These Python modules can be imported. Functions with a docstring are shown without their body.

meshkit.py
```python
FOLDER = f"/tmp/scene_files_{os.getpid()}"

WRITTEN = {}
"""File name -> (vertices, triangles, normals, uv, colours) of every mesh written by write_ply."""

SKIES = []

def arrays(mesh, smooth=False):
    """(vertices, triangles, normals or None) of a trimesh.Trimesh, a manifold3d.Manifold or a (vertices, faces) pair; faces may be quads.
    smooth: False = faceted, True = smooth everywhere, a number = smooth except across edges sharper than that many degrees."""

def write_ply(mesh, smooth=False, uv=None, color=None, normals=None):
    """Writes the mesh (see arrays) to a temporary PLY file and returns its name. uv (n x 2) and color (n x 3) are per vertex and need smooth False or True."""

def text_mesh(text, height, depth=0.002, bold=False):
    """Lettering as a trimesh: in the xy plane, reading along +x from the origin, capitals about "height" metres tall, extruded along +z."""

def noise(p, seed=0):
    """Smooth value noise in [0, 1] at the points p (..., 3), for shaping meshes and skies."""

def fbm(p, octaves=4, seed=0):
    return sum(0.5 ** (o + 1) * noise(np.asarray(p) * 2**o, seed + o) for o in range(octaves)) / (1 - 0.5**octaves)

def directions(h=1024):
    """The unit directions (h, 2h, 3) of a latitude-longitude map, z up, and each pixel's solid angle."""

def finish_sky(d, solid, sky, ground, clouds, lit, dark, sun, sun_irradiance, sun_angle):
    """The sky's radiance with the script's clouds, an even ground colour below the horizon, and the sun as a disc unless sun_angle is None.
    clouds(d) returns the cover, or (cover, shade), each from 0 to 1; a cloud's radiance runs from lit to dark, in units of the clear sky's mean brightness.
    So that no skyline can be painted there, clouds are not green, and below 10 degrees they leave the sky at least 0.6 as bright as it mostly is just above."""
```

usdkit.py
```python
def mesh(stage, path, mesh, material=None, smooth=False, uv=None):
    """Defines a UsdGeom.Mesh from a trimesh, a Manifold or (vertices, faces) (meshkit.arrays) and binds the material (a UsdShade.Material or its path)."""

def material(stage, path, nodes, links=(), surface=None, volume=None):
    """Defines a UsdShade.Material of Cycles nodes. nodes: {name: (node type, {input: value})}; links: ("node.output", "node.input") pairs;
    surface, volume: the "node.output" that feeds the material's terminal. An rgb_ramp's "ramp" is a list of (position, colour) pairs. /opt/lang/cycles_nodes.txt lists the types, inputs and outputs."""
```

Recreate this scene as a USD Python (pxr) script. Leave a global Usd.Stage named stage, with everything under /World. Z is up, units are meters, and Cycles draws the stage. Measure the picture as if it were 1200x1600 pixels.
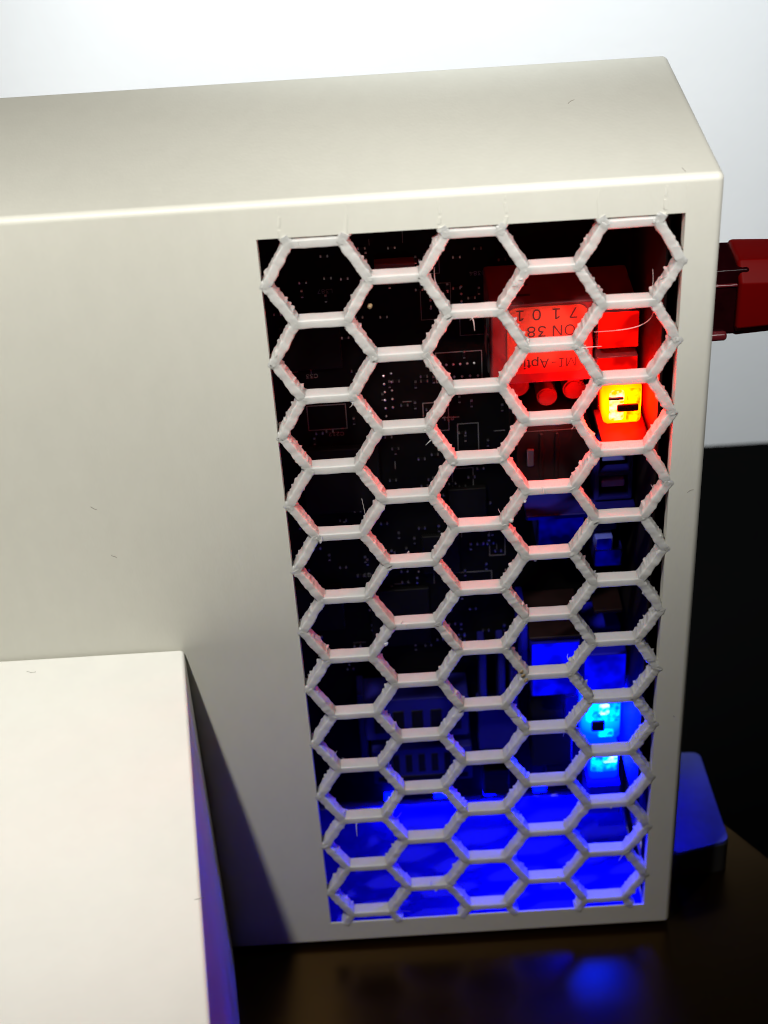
import math, random
import numpy as np, trimesh, manifold3d as m3
from pxr import Usd, UsdGeom, UsdLux, UsdShade, Gf, Sdf
import usdkit, meshkit

stage = Usd.Stage.CreateInMemory()
UsdGeom.SetStageUpAxis(stage, 'Z')
UsdGeom.SetStageMetersPerUnit(stage, 1.0)
UsdGeom.Xform.Define(stage, '/World')
UsdGeom.Scope.Define(stage, '/World/Looks')
rng = np.random.default_rng(7)
random.seed(7)
MM = 0.001        # everything below is written in millimetres

# ------------------------------------------------------------------ camera
cam = UsdGeom.Camera.Define(stage, '/World/camera')
CAM = np.array([9.787, -241.973, 119.879])
cam.CreateHorizontalApertureAttr(36.0)
cam.CreateFocalLengthAttr(76.188)
cam.CreateClippingRangeAttr((0.01, 100.0))
cam.CreateFStopAttr(32.0)
cam.CreateFocusDistanceAttr(0.300)
cam.CreateExposureAttr(0.0)
CAM_Q = (2.194521, 0.004284, -0.062117)      # pitch, yaw, roll found from the honeycomb's vanishing points
from scipy.spatial.transform import Rotation
R = Rotation.from_euler('xyz', CAM_Q).as_matrix()
M = np.eye(4)
M[0, :3], M[1, :3], M[2, :3], M[3, :3] = R[0], -R[1], -R[2], CAM * MM
cam.AddTransformOp().Set(Gf.Matrix4d(M.tolist()))


# ------------------------------------------------------------------ key lamp and added fills
def spot(name, pos, target, radius, intensity, color, cone, soft):
    l = UsdLux.SphereLight.Define(stage, '/World/' + name)
    l.CreateRadiusAttr(radius * MM)
    l.CreateIntensityAttr(intensity)
    l.CreateColorAttr(Gf.Vec3f(*color))
    sh = UsdLux.ShapingAPI.Apply(l.GetPrim())
    sh.CreateShapingConeAngleAttr(cone)
    sh.CreateShapingConeSoftnessAttr(soft)
    pos, target = np.array(pos, float), np.array(target, float)
    z = pos - target
    z /= np.linalg.norm(z)
    x = np.cross([0.0, 1.0, 0.1], z)
    x /= np.linalg.norm(x)
    y = np.cross(z, x)
    m = np.eye(4)
    m[0, :3], m[1, :3], m[2, :3], m[3, :3] = x, y, z, pos * MM
    l.AddTransformOp().Set(Gf.Matrix4d(m.tolist()))
    return l


spot('key_lamp', (-56, -135, 158), (-60, 0, -20), 4.5, 3450.0, (1.0, 0.975, 0.91), 43, 1.0)
spot('side_fill', (90, -95, 112), (66, 0, 40), 6, 880.0, (1.0, 0.98, 0.94), 33, 1.0)  # added fill for the top right of the case
spot('wall_fill', (42, 95, 330), (34, 216, -30), 14, 2050.0, (0.89, 0.96, 1.0), 29, 0.8)  # added to brighten the wall behind the case


# ------------------------------------------------------------------ materials
def mat(name, color, rough=0.5, vary=0.0, scale=60.0, bump=0.0, bump_scale=400.0, stretch=None, **kw):
    nodes = {'p': ('principled_bsdf', {'base_color': color, 'roughness': rough, **kw})}
    links = []
    if vary or bump:
        nodes['tc'] = ('texture_coordinate', {})
        nodes['mp'] = ('mapping', {'scale': stretch or (1, 1, 1)})
        links += [('tc.object', 'mp.vector')]
    if vary:
        c = np.array(color)
        nodes['n'] = ('noise_texture', {'scale': scale, 'detail': 6.0, 'roughness': 0.65})
        nodes['r'] = ('rgb_ramp', {'ramp': [(0.3, tuple(c * (1 - vary))), (0.7, tuple(np.minimum(c * (1 + vary), 1)))]})
        links += [('mp.vector', 'n.vector'), ('n.fac', 'r.fac'), ('r.color', 'p.base_color')]
    if bump:
        nodes['n2'] = ('noise_texture', {'scale': bump_scale, 'detail': 4.0})
        nodes['b'] = ('bump', {'strength': bump, 'distance': 0.0002})
        links += [('mp.vector', 'n2.vector'), ('n2.fac', 'b.height'), ('b.normal', 'p.normal')]
    return usdkit.material(stage, '/World/Looks/' + name, nodes, links, surface='p.BSDF')


def glow(name, color, strength=1.0):
    return usdkit.material(stage, '/World/Looks/' + name, {'e': ('emission', {'color': color, 'strength': strength})}, surface='e.emission')


BEIGE = mat('beige_plastic', (0.60, 0.595, 0.53), 0.5, vary=0.02, scale=140, bump=0.16, bump_scale=900, stretch=(1.6, 1.0, 0.8))
LATTICE = mat('lattice_plastic', (0.54, 0.535, 0.51), 0.38, vary=0.05, scale=300, bump=0.2, bump_scale=1500, subsurface_weight=0.25, subsurface_radius=(1, 0.8, 0.7), subsurface_scale=0.0007)
BURNT = mat('scorched_plastic', (0.28, 0.20, 0.10), 0.5, vary=0.3, scale=900)
WHITE = mat('white_plastic', (0.88, 0.875, 0.83), 0.5, vary=0.02, scale=90, bump=0.14, bump_scale=600)
MARK = mat('mark', (0.24, 0.22, 0.19), 0.7)
WOOD = mat('dark_varnished_wood', (0.0016, 0.0006, 0.0002), 0.26, vary=0.45, scale=30, stretch=(1.5, 14, 8), specular_ior_level=1.0, specular_tint=(1.0, 0.55, 0.15))
DESK = mat('black_desk', (0.0015, 0.0015, 0.0015), 0.9, specular_ior_level=0.0)
WALLM = mat('wall_paint', (0.84, 0.845, 0.85), 0.7, vary=0.015, scale=25, bump=0.15, bump_scale=250)
PCB = mat('black_circuit_board', (0.002, 0.002, 0.002), 0.5, vary=0.2, scale=200, specular_ior_level=0.06)
SILK = mat('silkscreen', (0.10, 0.10, 0.10), 0.7)
CHIP = mat('black_chip', (0.003, 0.003, 0.003), 0.45, specular_ior_level=0.12)
SOLDER = mat('solder', (0.7, 0.68, 0.66), 0.25, metallic=1.0)
STEEL = mat('steel', (0.55, 0.54, 0.53), 0.32, vary=0.1, scale=120, metallic=1.0)
SHELL = mat('red_lit_shell', (0.15, 0.022, 0.024), 0.4, vary=0.08, scale=150, specular_ior_level=0.3)  # metal with the red LED glow tinted into its colour
FLOORM = mat('blue_lit_floor', (0.010, 0.010, 0.60), 0.6, vary=0.1, scale=60, specular_ior_level=0.08)  # blue LED light put into the base colour
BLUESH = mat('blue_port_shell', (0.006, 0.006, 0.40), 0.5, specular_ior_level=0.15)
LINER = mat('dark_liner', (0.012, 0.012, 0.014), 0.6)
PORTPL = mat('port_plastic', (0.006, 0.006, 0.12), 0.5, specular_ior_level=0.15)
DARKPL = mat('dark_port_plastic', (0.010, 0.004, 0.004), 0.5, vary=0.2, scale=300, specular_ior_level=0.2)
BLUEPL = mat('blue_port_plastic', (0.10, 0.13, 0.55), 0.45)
CONNPL = mat('blue_lit_connector', (0.008, 0.008, 0.12), 0.5, specular_ior_level=0.15)  # pale plastic with the blue light put into its colour
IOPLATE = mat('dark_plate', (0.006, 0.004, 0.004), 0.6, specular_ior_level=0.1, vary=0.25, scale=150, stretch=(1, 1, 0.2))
STICK = mat('orange_sticker', (0.30, 0.040, 0.016), 0.6, vary=0.04, scale=200)
INK = mat('black_ink', (0.012, 0.010, 0.010), 0.6)
REDCORD = mat('red_cord', (0.15, 0.001, 0.001), 0.5, vary=0.05, scale=120, specular_ior_level=0.06)
PLUGCLR = mat('smoked_plug', (0.014, 0.001, 0.002), 0.15, vary=0.5, scale=180)
PLUGRIM = mat('plug_rim', (0.12, 0.01, 0.014), 0.25)
ADAPT = mat('blue_lit_adapter', (0.04, 0.05, 0.24), 0.6, specular_ior_level=0.15, vary=0.25, scale=60)  # blue spill from the case is put into this colour
RUBBER = mat('rubber', (0.01, 0.01, 0.01), 0.8)
def glow_ball(name, centre, radius, stops, strength):
    return usdkit.material(stage, '/World/Looks/' + name, {'tc': ('texture_coordinate', {}), 'd': ('vector_math', {'math_type': 'distance', 'vector2': tuple(c * MM for c in centre)}),
                           'm': ('math', {'math_type': 'divide', 'value2': radius * MM}), 'r': ('rgb_ramp', {'ramp': stops}), 'e': ('emission', {'strength': strength})},
                           [('tc.object', 'd.vector1'), ('d.value', 'm.value1'), ('m.value', 'r.fac'), ('r.color', 'e.color')], surface='e.emission')


LED_R = glow_ball('led_orange', (53.9, 13, -42.4), 8.0, [(0.0, (1.0, 0.016, 0.0)), (0.5, (1.0, 0.006, 0.0)), (0.8, (1.0, 0.0008, 0.0)), (1.0, (0.5, 0.0001, 0.0))], 135.0)
def glow_var(name, c1, c2, strength, scale):
    return usdkit.material(stage, '/World/Looks/' + name, {'tc': ('texture_coordinate', {}), 'n': ('noise_texture', {'scale': scale, 'detail': 2.0}), 'r': ('rgb_ramp', {'ramp': [(0.38, c1), (0.62, c2)]}),
                           'e': ('emission', {'strength': strength})}, [('tc.object', 'n.vector'), ('n.fac', 'r.fac'), ('r.color', 'e.color')], surface='e.emission')


LED_Y = glow_var('led_yellow', (1.0, 0.002, 0.0), (1.0, 0.010, 0.0), 120.0, 500)
LED_YW = glow_var('led_yellow_core', (1.0, 0.006, 0.0), (1.0, 0.017, 0.007), 120.0, 700)
GLOW_R = glow_var('port_glow', (0.32, 0.0006, 0.0005), (1.0, 0.003, 0.001), 1.9, 170)  # red light on the port fronts, done as added emission
GLOW_B = glow_var('blue_port_glow', (0.0003, 0.0003, 0.30), (0.0008, 0.0015, 1.0), 1.3, 150)  # blue light on the port fronts, done as added emission
GLOW_BDIM = glow_var('dim_blue_port_glow', (0.0005, 0.0005, 0.15), (0.001, 0.001, 1.0), 0.22, 200)  # fainter blue light on port fronts, also added emission
FLOOR_FILL = glow('blue_fill', (0.0, 0.0003, 1.0), 55.0)  # emission of the added floor fills
LED_B = glow_ball('led_blue', (54, 23.5, -130), 22.0, [(0.0, (0.0, 0.012, 1.0)), (0.3, (0.0, 0.001, 1.0)), (1.0, (0.0, 0.0001, 1.0))], 90.0)
LED_C = glow_var('led_cyan', (0.0, 0.002, 1.0), (0.0, 0.016, 1.0), 95.0, 450)
LED_CW = glow_var('led_cyan_core', (0.0, 0.010, 1.0), (0.014, 0.034, 1.0), 95.0, 600)

# ------------------------------------------------------------------ helpers
used = {}


def numbered(path):
    n = used.get(path, 0)
    used[path] = n + 1
    return path if n == 0 else f'{path}_{n:03d}'


def cd(p, **kw):
    for k, v in kw.items():
        if v:
            p.SetCustomDataByKey(k, v)
    return p


def obj(name, mesh, material, parent=None, smooth=30, **kw):
    base = parent.GetPath().pathString if parent is not None else '/World'
    path = numbered(f'{base}/{name}')
    if hasattr(mesh, 'to_mesh'):
        a = mesh.to_mesh()
        mesh = trimesh.Trimesh(a.vert_properties[:, :3], a.tri_verts, process=False)
    mesh = trimesh.Trimesh(np.asarray(mesh.vertices) * MM, mesh.faces, process=False)
    p = usdkit.mesh(stage, path, mesh, material, smooth=smooth).GetPrim()
    return cd(p, **kw)


def thing(name, label, category, group=None):
    x = UsdGeom.Xform.Define(stage, numbered('/World/' + name))
    return cd(x.GetPrim(), label=label, category=category, group=group)


def mbox(x0, x1, y0, y1, z0, z1):
    return m3.Manifold.cube([x1 - x0, y1 - y0, z1 - z0]).translate([x0, y0, z0])


def rbox(x0, x1, y0, y1, z0, z1, r=0.4, n=12):
    s = m3.Manifold.sphere(r, n)
    pts = [(x, y, z) for x in (x0 + r, x1 - r) for y in (y0 + r, y1 - r) for z in (z0 + r, z1 - r)]
    return m3.Manifold.batch_hull([s.translate(list(p)) for p in pts])


def tri(m):
    if isinstance(m, trimesh.Trimesh):
        return m
    a = m.to_mesh()
    return trimesh.Trimesh(a.vert_properties[:, :3], a.tri_verts, process=False)


def join(ms):
    return trimesh.util.concatenate([tri(m) for m in ms])


def cbox(x0, x1, y0, y1, z0, z1):
    m = trimesh.creation.box([x1 - x0, y1 - y0, z1 - z0])
    m.apply_translation([(x0 + x1) / 2, (y0 + y1) / 2, (z0 + z1) / 2])
    return m


def tube(points, r, sides=8, caps=True):
    p = np.asarray(points, float)
    r = np.broadcast_to(r, (len(p),))
    t = np.gradient(p, axis=0)
    t /= np.linalg.norm(t, axis=1, keepdims=True) + 1e-12
    ref = np.array([0, 0, 1.0]) if abs(t[0, 2]) < 0.9 else np.array([1.0, 0, 0])
    a = np.cross(t, ref)
    a /= np.linalg.norm(a, axis=1, keepdims=True) + 1e-12
    b = np.cross(t, a)
    ang = np.arange(sides) * 2 * np.pi / sides
    v = p[:, None] + r[:, None, None] * (np.cos(ang)[None, :, None] * a[:, None] + np.sin(ang)[None, :, None] * b[:, None])
    v = v.reshape(-1, 3)
    f = []
    for i in range(len(p) - 1):
        for j in range(sides):
            k = (j + 1) % sides
            q = (i * sides + j, (i + 1) * sides + j, (i + 1) * sides + k, i * sides + k)
            f += [(q[0], q[2], q[1]), (q[0], q[3], q[2])]
    n = len(v)
    if caps:
        v = np.vstack([v, p[0], p[-1]])
        for j in range(sides):
            k = (j + 1) % sides
            f += [(n, k, j), (n + 1, (len(p) - 1) * sides + j, (len(p) - 1) * sides + k)]
    m = trimesh.Trimesh(v, f, process=False)
    m.fix_normals()
    return m


# ------------------------------------------------------------------ setting
ZT = -174.4                                    # table top
d = np.array([6.4, -9.4]) / np.hypot(6.4, 9.4)  # the table's slanting right edge
e0 = np.array([86.9, 27.2])
a, b = e0 - d * 420, e0 + d * 420
poly = [a, b, (b[0] - 200, -700), (-500, -700), (-500, a[1])]
from shapely.geometry import Polygon
tt = trimesh.creation.extrude_polygon(Polygon(poly).buffer(-1.2).buffer(1.2, quad_segs=4), 15.4, engine='earcut')
tt.apply_translation([0, 0, ZT - 15.4])
obj('table_top', tt, WOOD, kind='structure', label='dark glossy varnished wooden table top under the beige case', category='table')
obj('desk', cbox(-700, 900, -750, 216, -215, -190.5), DESK, kind='structure', label='black desk surface behind and below the wooden table top', category='desk')
obj('wall', cbox(-900, 1100, 216.2, 226, -215, 6), WALLM, kind='structure', label='plain white wall panel behind the beige case', category='wall')

# ------------------------------------------------------------------ computer case
X0, X1, Y0, Y1, Z0, Z1 = -190.0, 66.9, 0.0, 54.2, -173.3, 8.5
case = thing('computer_case', 'tall beige plastic computer case with a honeycomb grille over glowing electronics', 'computer case')
outer = rbox(X0, X1, Y0, Y1, Z0, Z1, 1.25, 24)
inner = mbox(X0 + 2, X1 - 2.0, Y0 + 2.6, Y1 - 2, Z0 + 2.2, Z1 - 2.2)
PY0 = 37.9
OX0, OX1, OZ0, OZ1 = -9.4, 60.8, -166.6, 2.0
shell = outer - inner - mbox(OX0, OX1, -1, 4, OZ0, OZ1)
lip = trimesh.creation.extrude_polygon(Polygon([(0.35, OZ0 + 0.2), (0.35, OZ0 - 0.05), (2.75, -169.4), (2.75, OZ0 + 0.2)]), OX1 - OX0, engine='earcut')
lip.apply_transform(np.array([[0, 0, 1, OX0], [1, 0, 0, 0], [0, 1, 0, 0], [0, 0, 0, 1.0]]))
shell = shell - m3.Manifold(m3.Mesh(np.asarray(lip.vertices, np.float32), np.asarray(lip.faces, np.uint32)))
shell = shell - mbox(60, 70, 23, 37, -36.8, -21)          # plug opening in the right side
shell = shell - mbox(60, 70, 8, 34, -166, -150)          # lower port opening in the right side
obj('shell', shell, BEIGE, case, smooth=25)
obj('lit_floor_sheet', cbox(X0 + 3, 60.9, 2.75, PY0, -171.05, -169.6), FLOORM, case)  # added sheet over the case floor, carries the blue light as colour
obj('raised_seam', cbox(60.75, 60.95, -0.02, 0.5, OZ1, Z1 - 1.6), BEIGE, case)
P, S = 15.0, 15.0 / math.sqrt(3)
for k, x in enumerate((-4.33, 4.33, 21.67, 30.33, 47.67, 56.33)):   # print lines where the honeycomb runs into the rim
    z = np.linspace(1.6, 7.0, 10)
    sx = (1 if x in (4.33, 30.33, 56.33) else -1)
    xs = x + sx * np.minimum((z - 0.0) * 0.45, 1.1) + 0.12 * np.sin(z * 1.3 + k)
    obj('print_line', tube(np.c_[xs, np.full(10, 0.66), z], np.linspace(0.78, 0.70, 10), 24), BEIGE, case, smooth=60)
for x in (-150, 55):
    for y in (10, 44):
        c = trimesh.creation.cylinder(4.5, 1.5, sections=20)
        c.apply_translation([x, y, Z0 - 0.4])
        obj('rubber_foot', c, RUBBER, case)
for pts in ([(45.6, 33, 8.55), (46.2, 34, 8.56), (46.9, 34.6, 8.53)], [(60.4, 3.2, 8.5), (60.7, 1.6, 8.5), (61.2, 0.55, 8.05), (61.3, 0.2, 7.6)],
            [(64.2, 0.0, -54.1), (64.7, -0.02, -53.6), (65.3, 0.0, -53.5)], [(64.4, -0.02, -109.6), (64.6, -0.02, -109.8), (64.7, -0.02, -110.0)],
            [(-44.6, 0, -49.0), (-44.1, -0.01, -49.5), (-43.6, 0, -49.7)], [(-42.6, 0, -60.3), (-42.0, -0.01, -60.6), (-41.6, 0, -60.8)]):
    obj('scratch', tube(pts, 0.055, 6), MARK, case)

# honeycomb: one printed lattice of horizontal bars (smooth) and slanting ribs (rough)
W, DEP = 1.75, 2.8


def rib(p0, p1, rough, seed):
    p0, p1 = np.array(p0, float), np.array(p1, float)
    L = np.linalg.norm(p1 - p0)
    t = (p1 - p0) / L
    nrm = np.array([-t[1], t[0]])                       # in plane (x, z)
    nseg, ns = (40, 24) if rough else (10, 24)
    s = np.linspace(-0.35, L + 0.35, nseg)
    ang = np.arange(ns) * 2 * np.pi / ns
    ca, sa = np.cos(ang), np.sin(ang)
    ex = 0.34
    cu, cv = np.sign(ca) * np.abs(ca) ** ex * W / 2, np.sign(sa) * np.abs(sa) ** ex * DEP / 2
    pos = np.empty((nseg, ns, 3))
    for i, q in enumerate(s):
        c = p0 + t * q
        pos[i, :, 0] = c[0] + nrm[0] * cu
        pos[i, :, 2] = c[1] + nrm[1] * cu
        pos[i, :, 1] = DEP / 2 - 0.15 + cv
    nv = np.stack([nrm[0] * np.sign(cu) * np.abs(cu / (W / 2)), np.sign(cv) * np.abs(cv / (DEP / 2)) ** 3 * 0.8, nrm[1] * np.sign(cu) * np.abs(cu / (W / 2))], -1)
    pos = pos.reshape(-1, 3)
    nv = np.tile(nv, (nseg, 1, 1)).reshape(-1, 3)
    if rough:
        n1 = meshkit.fbm(pos * 0.8 + 50, 3, seed) - 0.5
        n2 = meshkit.noise(pos * np.array([1.9, 1.6, 1.9]) + 90 + seed * 3.7, seed + 5)
        n3 = meshkit.noise(pos * 4.5 + 33, seed + 9)
        n2 = np.clip(n2 - 0.66, 0, 1) * 1.5
        inner = np.clip(0.35 + pos[:, 1] / 1.6, 0.25, 1.0)        # the front layer came out smoother than the sides
        pos = pos + nv * ((n1 * 0.45 + (n2 + (n3 - 0.5) * 0.14) * inner))[:, None]
    else:
        n1 = meshkit.noise(pos * 0.6 + 50, seed) - 0.5
        pos = pos + nv * (n1 * 0.12)[:, None]
    f = []
    for i in range(nseg - 1):
        for j in range(ns):
            k = (j + 1) % ns
            a, b2, c2, d2 = i * ns + j, (i + 1) * ns + j, (i + 1) * ns + k, i * ns + k
            f += [(a, b2, c2), (a, c2, d2)]
    v = np.vstack([pos, pos[:ns].mean(0), pos[-ns:].mean(0)])
    n = len(pos)
    for j in range(ns):
        k = (j + 1) % ns
        f += [(n, j, k), (n + 1, (nseg - 1) * ns + k, (nseg - 1) * ns + j)]
    m = trimesh.Trimesh(v, f, process=False)
    m.fix_normals()
    return m


ribs, seen, bars_ends = [], set(), []


def add_rib(a, b, rough):
    key = tuple(sorted([(round(a[0], 1), round(a[1], 1)), (round(b[0], 1), round(b[1], 1))]))
    if key in seen:
        return
    seen.add(key)
    a, b = np.array(a, float), np.array(b, float)
    for u, w in ((a, b), (b, a)):                        # clip to the opening
        for lim, up in ((OZ1 - 0.15, True), (OZ0 - 0.4, False)):
            if (u[1] > lim) if up else (u[1] < lim):
                tt_ = (lim - w[1]) / (u[1] - w[1])
                if not 0 < tt_ < 1:
                    return
                u[:] = w + (u - w) * tt_
    if np.linalg.norm(a - b) < 0.5:
        return
    ribs.append(rib(a, b, rough, len(ribs) % 17))


HZ = 0.72
for c in range(5):
    cx, off = c * 13.0, (0.0 if c % 2 == 0 else -7.5)
    for r in range(-1, 13):
        z = off - r * P + HZ
        if -166.2 < z < 2.0:
            add_rib((cx - S / 2, z), (cx + S / 2, z), False)
        # cell centred between bar r and r+1
        zc = z - P / 2
        for sgn in (-1, 1):
            tip = (cx + sgn * S, zc)
            add_rib((cx + sgn * S / 2, z), tip, True)
            add_rib((cx + sgn * S / 2, z - P), tip, True)
grille = obj('honeycomb_grille', join(ribs), LATTICE, case, smooth=50)
blobs = []
nodes = {p for k in seen for p in k if OZ0 + 0.3 < p[1] < OZ1 - 0.6}
for k, (nx, nz) in enumerate(sorted(nodes)):
    s_ = trimesh.creation.icosphere(2, 1.08)
    s_.vertices *= [1.0, 0.95, 1.0]
    s_.vertices += (meshkit.noise(s_.vertices * 2.2 + k, 2)[:, None] - 0.5) * 0.22
    s_.apply_translation([nx, 0.82, nz])
    blobs.append(s_)
for r in range(-1, 12):
    for tx in (-S - 0.25, 52 + S + 0.15):
        zt = -r * P - P / 2 + HZ
        if OZ0 < zt < OZ1:
            s_ = trimesh.creation.icosphere(3, 1.0)
            s_.vertices *= [1.35, 0.5, 1.15]
            s_.vertices += (meshkit.noise(s_.vertices * 2 + zt, 2)[:, None] - 0.5) * 0.16
            s_.apply_translation([tx, 0.38, zt])
            blobs.append(s_)
for _ in range(70):
    m = ribs[rng.integers(len(ribs))]
    v = m.vertices[rng.integers(len(m.vertices))]
    if not (OX0 < v[0] < OX1 and OZ0 < v[2] < OZ1) or v[1] > 2.2:
        continue
    s_ = trimesh.creation.icosphere(2, rng.uniform(0.16, 0.42))
    s_.vertices *= rng.uniform(0.6, 1.5, 3)
    s_.vertices += (meshkit.noise(s_.vertices * 5 + v, 2)[:, None] - 0.5) * 0.25
    s_.apply_translation(v)
    blobs.append(s_)
obj('print_blobs', join(blobs), LATTICE, grille, smooth=60, kind='stuff')
strands = []
for _ in range(80):
    m = ribs[rng.integers(len(ribs))]
    v = m.vertices[rng.integers(len(m.vertices))].copy()
    if not (OX0 < v[0] < OX1 and OZ0 < v[2] < OZ1):
        continue
    dr = rng.normal(size=3)
    dr[1] *= 0.5
    dr /= np.linalg.norm(dr)
    bend = rng.normal(size=3) * 0.5
    L = rng.uniform(0.6, 2.0)
    q = np.linspace(0, 1, 6)[:, None]
    strands.append(tube(v + dr * L * q + bend * L * q ** 2, np.linspace(0.13, 0.03, 6), 5))
q = np.linspace(0, 1, 14)[:, None]
strands.append(tube(np.array([56.2, 2, -9.0]) + q * np.array([-0.6, 1, -6.5]) + np.sin(q * 3.1) * np.array([0.5, 0, 0]), 0.045, 5))
strands.append(tube(np.array([56.9, 2, -15.5]) + q * np.array([-10, 3, -6.5]) + np.sin(q * 3.1) * np.array([3.2, 0, -1.6]), np.linspace(0.1, 0.06, 14), 5))
strands.append(tube(np.array([4.6, 1.5, -52]) + q * np.array([1.0, 0.3, -9]), 0.05, 5))
obj('stringing', join(strands), LATTICE, grille, smooth=60, kind='stuff')
burn = []
for cx, cz in ((34.0, -96.0), (34.6, -97.2), (33.6, -95.0), (8.4, -11.5)):
    s_ = trimesh.creation.icosphere(2, 0.42)
    s_.vertices += (meshkit.noise(s_.vertices * 4 + cx, 2)[:, None] - 0.5) * 0.4
    s_.apply_translation([cx, -0.05, cz])
    obj('scorched_blob', s_, BURNT, grille, smooth=60)

# ------------------------------------------------------------------ motherboard inside
mb = thing('motherboard', 'black circuit board inside the beige case, lit red above and blue below', 'circuit board')
PY = 38.0
board = obj('board', cbox(-36, 60.9, PY, PY + 1.6, -168, 4), PCB, mb)
obj('io_plate', mbox(61.0, 62.0, 2.75, 50, -168, 3) - mbox(60, 65, 22, 38, -43, -21) - mbox(60, 65, 7.5, 34.5, -166.5, -149.5), IOPLATE, mb)


def part(name, box, material, parent=None, r=0.25, **kw):
    return obj(name, rbox(*box, r, 8), material, parent or mb, **kw)


# upper port block with sticker
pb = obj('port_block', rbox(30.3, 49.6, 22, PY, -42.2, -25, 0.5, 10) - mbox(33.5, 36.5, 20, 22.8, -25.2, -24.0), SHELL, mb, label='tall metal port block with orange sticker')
for z0, z1 in ((-32.5, -26.5), (-41, -34)):
    obj('vent_slot', rbox(29.9, 30.6, 24.5, 27.5, z0, z1, 0.3, 8), INK, pb)
for z in (-23.9,):
    obj('slit', cbox(35, 38, 25, 25.7, -25.15, -24.94), INK, pb)
    obj('slit', cbox(35, 38, 29, 29.7, -25.15, -24.94), INK, pb)
st2 = Polygon([(0, 0), (15.0, 0), (15.0, 14.2), (0, 14.2)]).buffer(-2).buffer(2)
st = trimesh.creation.extrude_polygon(st2, 0.12, engine='earcut')
st.apply_transform(trimesh.transformations.rotation_matrix(math.pi / 2, [1, 0, 0]))
st.apply_translation([33.4, 22.0, -39.9])
sticker = obj('sticker', st, STICK, pb, label='orange sticker with upside down black lettering')


def flat_text(txt, h, cx, cz, y, flip=True):
    t = meshkit.text_mesh(txt, h, 0.05)
    c = t.bounds.mean(0)
    t.apply_translation(-c)
    t.apply_transform(trimesh.transformations.rotation_matrix(math.pi / 2, [1, 0, 0]))   # upright, facing -y
    if flip:
        t.apply_transform(trimesh.transformations.rotation_matrix(math.pi, [0, 1, 0]))
    t.apply_translation([cx, y, cz])
    return t


obj('lettering', flat_text('AMI-Aptio', 1.95, 41.6, -37.6, 21.87), INK, sticker)
obj('lettering', flat_text('ON 38', 2.2, 41.6, -30.95, 21.87), INK, sticker)
for ch, x in zip('1017', (35.8, 38.9, 42.5, 45.7)):
    obj('lettering', flat_text(ch, 2.2, x, -27.4, 21.87), INK, sticker)
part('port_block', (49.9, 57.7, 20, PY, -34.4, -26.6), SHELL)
part('port_glow', (50.1, 57.5, 19.6, 20.4, -34.2, -26.8), GLOW_R, label='upper added glowing plate for the red light on the port')
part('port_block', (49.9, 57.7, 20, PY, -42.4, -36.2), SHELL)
part('port_glow', (50.1, 57.5, 19.6, 20.4, -42.2, -36.4), GLOW_R, label='lower added glowing plate for the red light on the port')
part('port_gap', (50.2, 57.4, 25, PY, -36.6, -34.0), INK)
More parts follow.
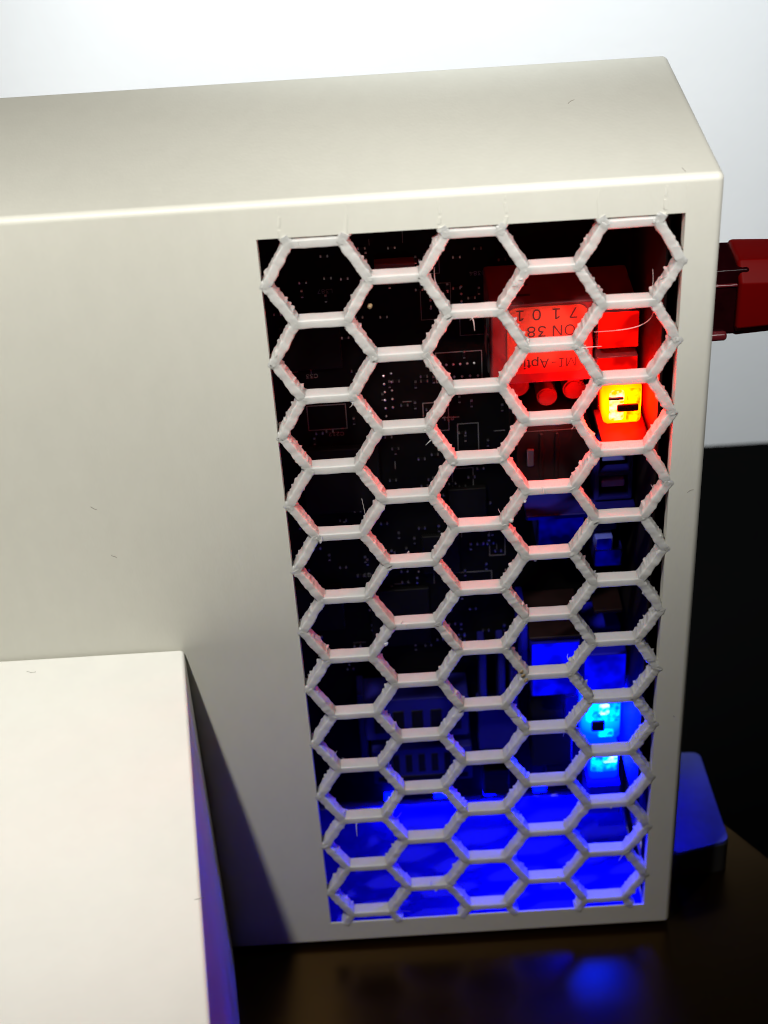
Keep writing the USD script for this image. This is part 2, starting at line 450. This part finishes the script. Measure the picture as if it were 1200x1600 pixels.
# red light and what stands around it
lr = part('indicator_light', (50.4, 57.5, 13, 19.3, -46.8, -38.4), LED_R, r=0.8, label='glowing orange and yellow indicator light')
part('light_core', (51.4, 54.2, 12.6, 16, -45.8, -39.2), LED_YW, lr, r=0.5)
part('light_core', (54.6, 57.2, 12.7, 16, -46.2, -39.0), LED_Y, lr, r=0.5)
obj('wire_bond', rbox(52.8, 56.8, 12.1, 12.9, -43.6, -42.1, 0.3, 8), CHIP, lr)
obj('wire_bond', rbox(51.2, 54.0, 12.2, 12.9, -41.0, -40.5, 0.2, 8), CHIP, lr)
for x, z, h, r in ((36.0, -47, 9, 2.2), (41.5, -48.5, 11, 2.0), (46.6, -46.5, 12, 2.2)):
    c = trimesh.creation.cylinder(r, h, sections=24)
    c.apply_transform(trimesh.transformations.rotation_matrix(math.pi / 2, [1, 0, 0]))
    c.apply_translation([x, PY - h / 2, z])
    k = obj('capacitor', c, SHELL, mb)  # red glow comes from the tinted shell colour
    c2 = trimesh.creation.cylinder(r * 0.82, 0.3, sections=24)
    c2.apply_transform(trimesh.transformations.rotation_matrix(math.pi / 2, [1, 0, 0]))
    c2.apply_translation([x, PY - h - 0.1, z])
    obj('capacitor_top', c2, SHELL, k)
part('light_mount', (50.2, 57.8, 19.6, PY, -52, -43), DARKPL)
part('added_light_lip', (49.4, 58.4, 8, 19.5, -47.9, -47.3), DARKPL, r=0.2)  # added to keep red light off the white box
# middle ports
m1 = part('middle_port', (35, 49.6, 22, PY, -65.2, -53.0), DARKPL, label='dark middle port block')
for x in (39.5, 42.5):
    part('rib', (x, x + 0.7, 21.7, 22.5, -64.5, -53.6), DARKPL, m1, r=0.15)
part('clip', (37.0, 38.4, 21.5, 22.6, -61, -57), STEEL, m1)
u = obj('usb_port', rbox(50.3, 58, 21, PY, -70, -56.5, 0.4, 8) - mbox(51.2, 57.1, 20, 30, -63, -57.6) - mbox(51.2, 57.1, 20, 30, -69.2, -63.9), PORTPL, mb, label='double port with two openings')
for z in (-61.2, -67.4):
    part('tongue', (51.8, 56.5, 22, 30, z, z + 1.6), BLUEPL, u)
part('ledge', (36.5, 58.4, 18, PY, -71.6, -70.5), PORTPL)
part('lower_port', (39.5, 49.2, 25, PY, -84.5, -73.0), PORTPL)
part('lower_port', (51.0, 55.4, 23, PY, -78.8, -73.5), PORTPL)
part('lower_port', (51.0, 54.6, 22, PY, -83.2, -80.0), BLUEPL)
part('lower_port', (51.2, 57.0, 24, PY, -89.0, -84.4), PORTPL)
part('ledge', (37.5, 49.0, 22, PY, -106.2, -105.4), DARKPL)
part('shield', (58.7, 59.3, 4, PY, -143, 0), IOPLATE, r=0.2)
for x in (4, 16, 28, 40, 52):  # small blue lights added to brighten the inner floor
    part('floor_fill', (x, x + 3, 36.2, PY, -166.5, -165), FLOOR_FILL, r=0.3)
part('ledge', (51.5, 57.6, 24, PY, -101.6, -100.6), DARKPL)
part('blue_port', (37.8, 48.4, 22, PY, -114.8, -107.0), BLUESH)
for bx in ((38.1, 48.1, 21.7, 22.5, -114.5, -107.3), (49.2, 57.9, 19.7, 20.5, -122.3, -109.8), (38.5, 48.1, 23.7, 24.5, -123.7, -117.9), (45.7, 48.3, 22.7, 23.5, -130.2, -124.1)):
    part('port_glow', bx, GLOW_B, label='added glowing plate for the blue light on the port')
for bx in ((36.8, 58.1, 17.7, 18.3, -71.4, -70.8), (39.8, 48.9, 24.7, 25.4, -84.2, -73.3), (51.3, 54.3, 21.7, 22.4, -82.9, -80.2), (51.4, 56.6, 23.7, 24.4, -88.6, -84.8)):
    part('port_glow', bx, GLOW_BDIM, label='added dim plate for the blue light on the port')
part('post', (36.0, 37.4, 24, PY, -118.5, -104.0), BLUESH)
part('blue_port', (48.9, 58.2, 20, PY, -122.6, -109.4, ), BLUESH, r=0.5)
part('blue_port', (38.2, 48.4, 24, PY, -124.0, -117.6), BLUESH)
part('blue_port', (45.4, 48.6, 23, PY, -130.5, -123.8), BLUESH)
# blue lights
lb = part('indicator_light', (49.4, 58.0, 23.5, 32, -137.8, -125.6), LED_B, r=0.8, label='glowing cyan indicator light, upper of two')
part('light_core', (50.2, 57.7, 23.0, 26, -132.2, -125.9), LED_C, lb, r=0.5)
part('light_core', (53.0, 55.4, 22.7, 26, -129.8, -126.6), LED_CW, lb, r=0.5)
part('light_core', (53.0, 56.6, 23.2, 26, -137.0, -134.6), LED_C, lb, r=0.4)
obj('wire_bond', rbox(51.4, 54.4, 22.4, 23.4, -134.4, -131.4, 0.3, 8), CHIP, lb)
lb2 = part('indicator_light', (51.4, 58.0, 23.5, 32, -150.5, -141.2), LED_B, r=0.8, label='glowing cyan indicator light, lower of two')
part('light_core', (51.7, 57.6, 23.0, 26, -147.6, -141.5), LED_C, lb2, r=0.5)
part('light_core', (54.2, 57.5, 22.7, 26, -144.6, -141.6), LED_CW, lb2, r=0.4)
part('blue_port', (51.0, 58.4, 22, PY, -160, -151), BLUESH)
part('black_port', (38.6, 47.6, 26, PY, -147.5, -133.0), CHIP)
part('black_port', (42.0, 50.4, 27, PY, -155.0, -148.5), CHIP)
# memory slots and connectors low on the left
ms = part('memory_slot', (1.0, 24.5, 30, PY, -140.0, -128.0), CONNPL, label='slotted connector with dim blue light put into its colour')
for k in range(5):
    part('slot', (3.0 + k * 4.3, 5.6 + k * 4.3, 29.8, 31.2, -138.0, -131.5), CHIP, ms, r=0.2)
ms = part('memory_slot', (2.0, 25.0, 30, PY, -154.0, -143.5), CONNPL)
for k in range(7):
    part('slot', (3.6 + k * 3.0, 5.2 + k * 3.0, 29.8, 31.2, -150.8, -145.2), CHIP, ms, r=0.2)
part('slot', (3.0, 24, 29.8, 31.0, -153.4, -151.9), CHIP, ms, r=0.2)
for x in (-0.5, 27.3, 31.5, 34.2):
    part('prong', (x, x + 1.5, 31, PY, -134.0 if x > 1 else -150.0, -116.0 if x > 1 else -127.0), CONNPL)
part('socket', (26.8, 36.2, 32, PY, -147, -134.5), CONNPL)
part('socket', (27.6, 33.6, 30, PY, -160, -152), CHIP)
# chips
for x0, x1, z0, z1, y in ((-8, 8, -80, -64, 36.4), (4, 17, -118, -102, 36.8), (16, 24, -98, -88, 36.8), (-12, -2, -112, -100, 36.6), (-10, 2, -45, -35, 36.8), (22, 30, -84, -76, 36.6)):
    part('chip', (x0, x1, y, PY, z0, z1), CHIP, r=0.2)
part('chip', (9.5, 17.2, 35.5, PY, -26.5, -22), mat('dark_red_part', (0.10, 0.02, 0.02), 0.5), label='small dull red part')
# fine print and tiny parts on the board
sk = []


def outline(x0, x1, z0, z1, w=0.16):
    y = PY - 0.05
    sk.extend([cbox(x0, x1, y, PY, z0, z0 + w), cbox(x0, x1, y, PY, z1 - w, z1), cbox(x0, x0 + w, y, PY, z0 + w, z1 - w), cbox(x1 - w, x1, y, PY, z0 + w, z1 - w)])


for o in ((20.5, 29.8, -50.5, -43.5), (24.4, 28.8, -67.5, -60.5), (17.5, 22.8, -62.0, -55.0), (23.0, 27.5, -78.0, -71.5), (25.5, 31.0, -40.0, -33.0),
          (18.0, 24.0, -36.0, -28.0), (-6.0, 2.0, -60.0, -54.0), (22.0, 31.0, -104.0, -99.0), (19.0, 22.0, -26.0, -21.5), (30.5, 34.0, -95.0, -86.0)):
    outline(*o)
for _ in range(26):
    x, z = rng.uniform(-10, 33), rng.uniform(-120, -14)
    if rng.random() < 0.5:
        sk.append(cbox(x, x + rng.uniform(1, 4), PY - 0.05, PY, z, z + 0.14))
    else:
        sk.append(cbox(x, x + 0.14, PY - 0.05, PY, z, z + rng.uniform(1, 4)))
for k in range(11):
    x, z = rng.uniform(-8, 30), rng.uniform(-110, -16)
    t = flat_text(random.choice(['C', 'R', 'L', 'U', 'Q']) + str(rng.integers(10, 399)), 0.9, x, z, PY - 0.03)
    sk.append(t)
obj('silkscreen', join(sk), SILK, board, kind='stuff')
tiny, tins = [], []
for _ in range(200):
    x, z = rng.uniform(-10, 34), rng.uniform(-125, -14)
    w, h = (1.0, 0.5) if rng.random() < 0.5 else (0.5, 1.0)
    tiny.append(cbox(x - w / 2, x + w / 2, PY - 0.45, PY, z - h / 2, z + h / 2))
    for s_ in (-1, 1):
        if w > h:
            tins.append(cbox(x + s_ * 0.65 - 0.15, x + s_ * 0.65 + 0.15, PY - 0.4, PY, z - 0.22, z + 0.22))
        else:
            tins.append(cbox(x - 0.22, x + 0.22, PY - 0.4, PY, z + s_ * 0.65 - 0.15, z + s_ * 0.65 + 0.15))
for x0, z0, n, dx, dz in ((21.2, -46.3, 6, 1.4, 0), (10, -48, 6, 0, -1.9), (11.5, -47.5, 5, 0, -2.0), (26.0, -29, 5, 0, -1.6), (20.0, -28, 4, 0, -1.8), (15, -94, 2, 0, -4), (34, -99, 4, 0.2, -2.0), (22.5, -49.2, 5, 1.6, 0)):
    for k in range(n):
        c = trimesh.creation.icosphere(1, 0.27)
        c.apply_translation([x0 + dx * k, PY - 0.2, z0 + dz * k])
        tins.append(c)
obj('small_parts', join(tiny), CHIP, board, kind='stuff')
obj('solder_points', join(tins), SOLDER, board, kind='stuff')

# ------------------------------------------------------------------ things around the case
bm = m3.Manifold.batch_hull([m3.Manifold.sphere(0.8, 16).translate([x, y, z]) for x, y in ((-139, -0.9), (-32.7, -0.9), (-18.0, -131), (-139, -131)) for z in (-84.6, ZT + 0.85)])
wb = thing('white_plastic_box', 'bright white plastic box standing against the front of the beige case', 'box')
obj('body', bm, WHITE, wb)
for pts in ([(-62, -4, 0), (-61, -4.4, 0), (-60.2, -4.3, 0)], [(-24.5, -63, 0), (-26.0, -63.3, 0)]):
    obj('scratch', tube([(x, y, -83.8) for x, y, _ in pts], 0.05, 6), MARK, wb)

cable = thing('red_cable', 'dark red cable with a smoked plug pushed into the side of the beige case', 'cable')
PYc, PZ = 30.0, -28.8
obj('plug', rbox(60.5, 78.6, 24.4, 36.0, -35.7, -21.9, 0.7, 10), PLUGCLR, cable)
for z0, z1 in ((-25.3, -24.9),):
    obj('plug_ridge', rbox(67.1, 76.5, 24.0, 25, z0, z1, 0.25, 8), PLUGRIM, cable)
obj('plug_latch', rbox(67.4, 75.0, 23.2, 25.2, -36.4, -34.7, 0.6, 8), PLUGRIM, cable)
bp = []
for x, hy, hz in ((77.2, 6.6, 7.0), (120, 5.6, 5.0)):
    for sy in (-1, 1):
        for sz in (-1, 1):
            bp.append(m3.Manifold.sphere(0.9, 12).translate([x, PYc + 0.4 + sy * (hy - 2.6), PZ + sz * hz]))
            bp.append(m3.Manifold.sphere(0.9, 12).translate([x, PYc + 0.4 + sy * hy, PZ + sz * (hz - 2.6)]))
obj('boot', m3.Manifold.batch_hull(bp), REDCORD, cable)
q = np.linspace(0, 1, 24)
obj('cord', tube(np.c_[119 + 110 * q, PYc + 10 * q ** 2, PZ - 144 * q ** 2 * (3 - 2 * q) * 0.98], 3.2, 14), REDCORD, cable, smooth=60)

ad = thing('small_adapter', 'small pale rounded adapter with blue light coloured into its lid, beside the lower right side of the case', 'adapter')
bd = Polygon([(69.0, 12.3), (83.2, 15.6), (81.8, 45.0), (69.5, 46.0)]).buffer(-2.2).buffer(2.2, quad_segs=6)
am = trimesh.creation.extrude_polygon(bd, 8.6, engine='earcut')
am.apply_translation([0, 0, ZT])
obj('base', am, RUBBER, ad, smooth=35)
am = trimesh.creation.extrude_polygon(bd.buffer(-0.25), 0.9, engine='earcut')
am.apply_translation([0, 0, -165.8])
lid = obj('lid', am, ADAPT, ad, smooth=35)
c = trimesh.creation.cylinder(0.7, 0.2, sections=16)
c.apply_translation([73.5, 38, -164.85])
obj('screw_hole', c, INK, lid)
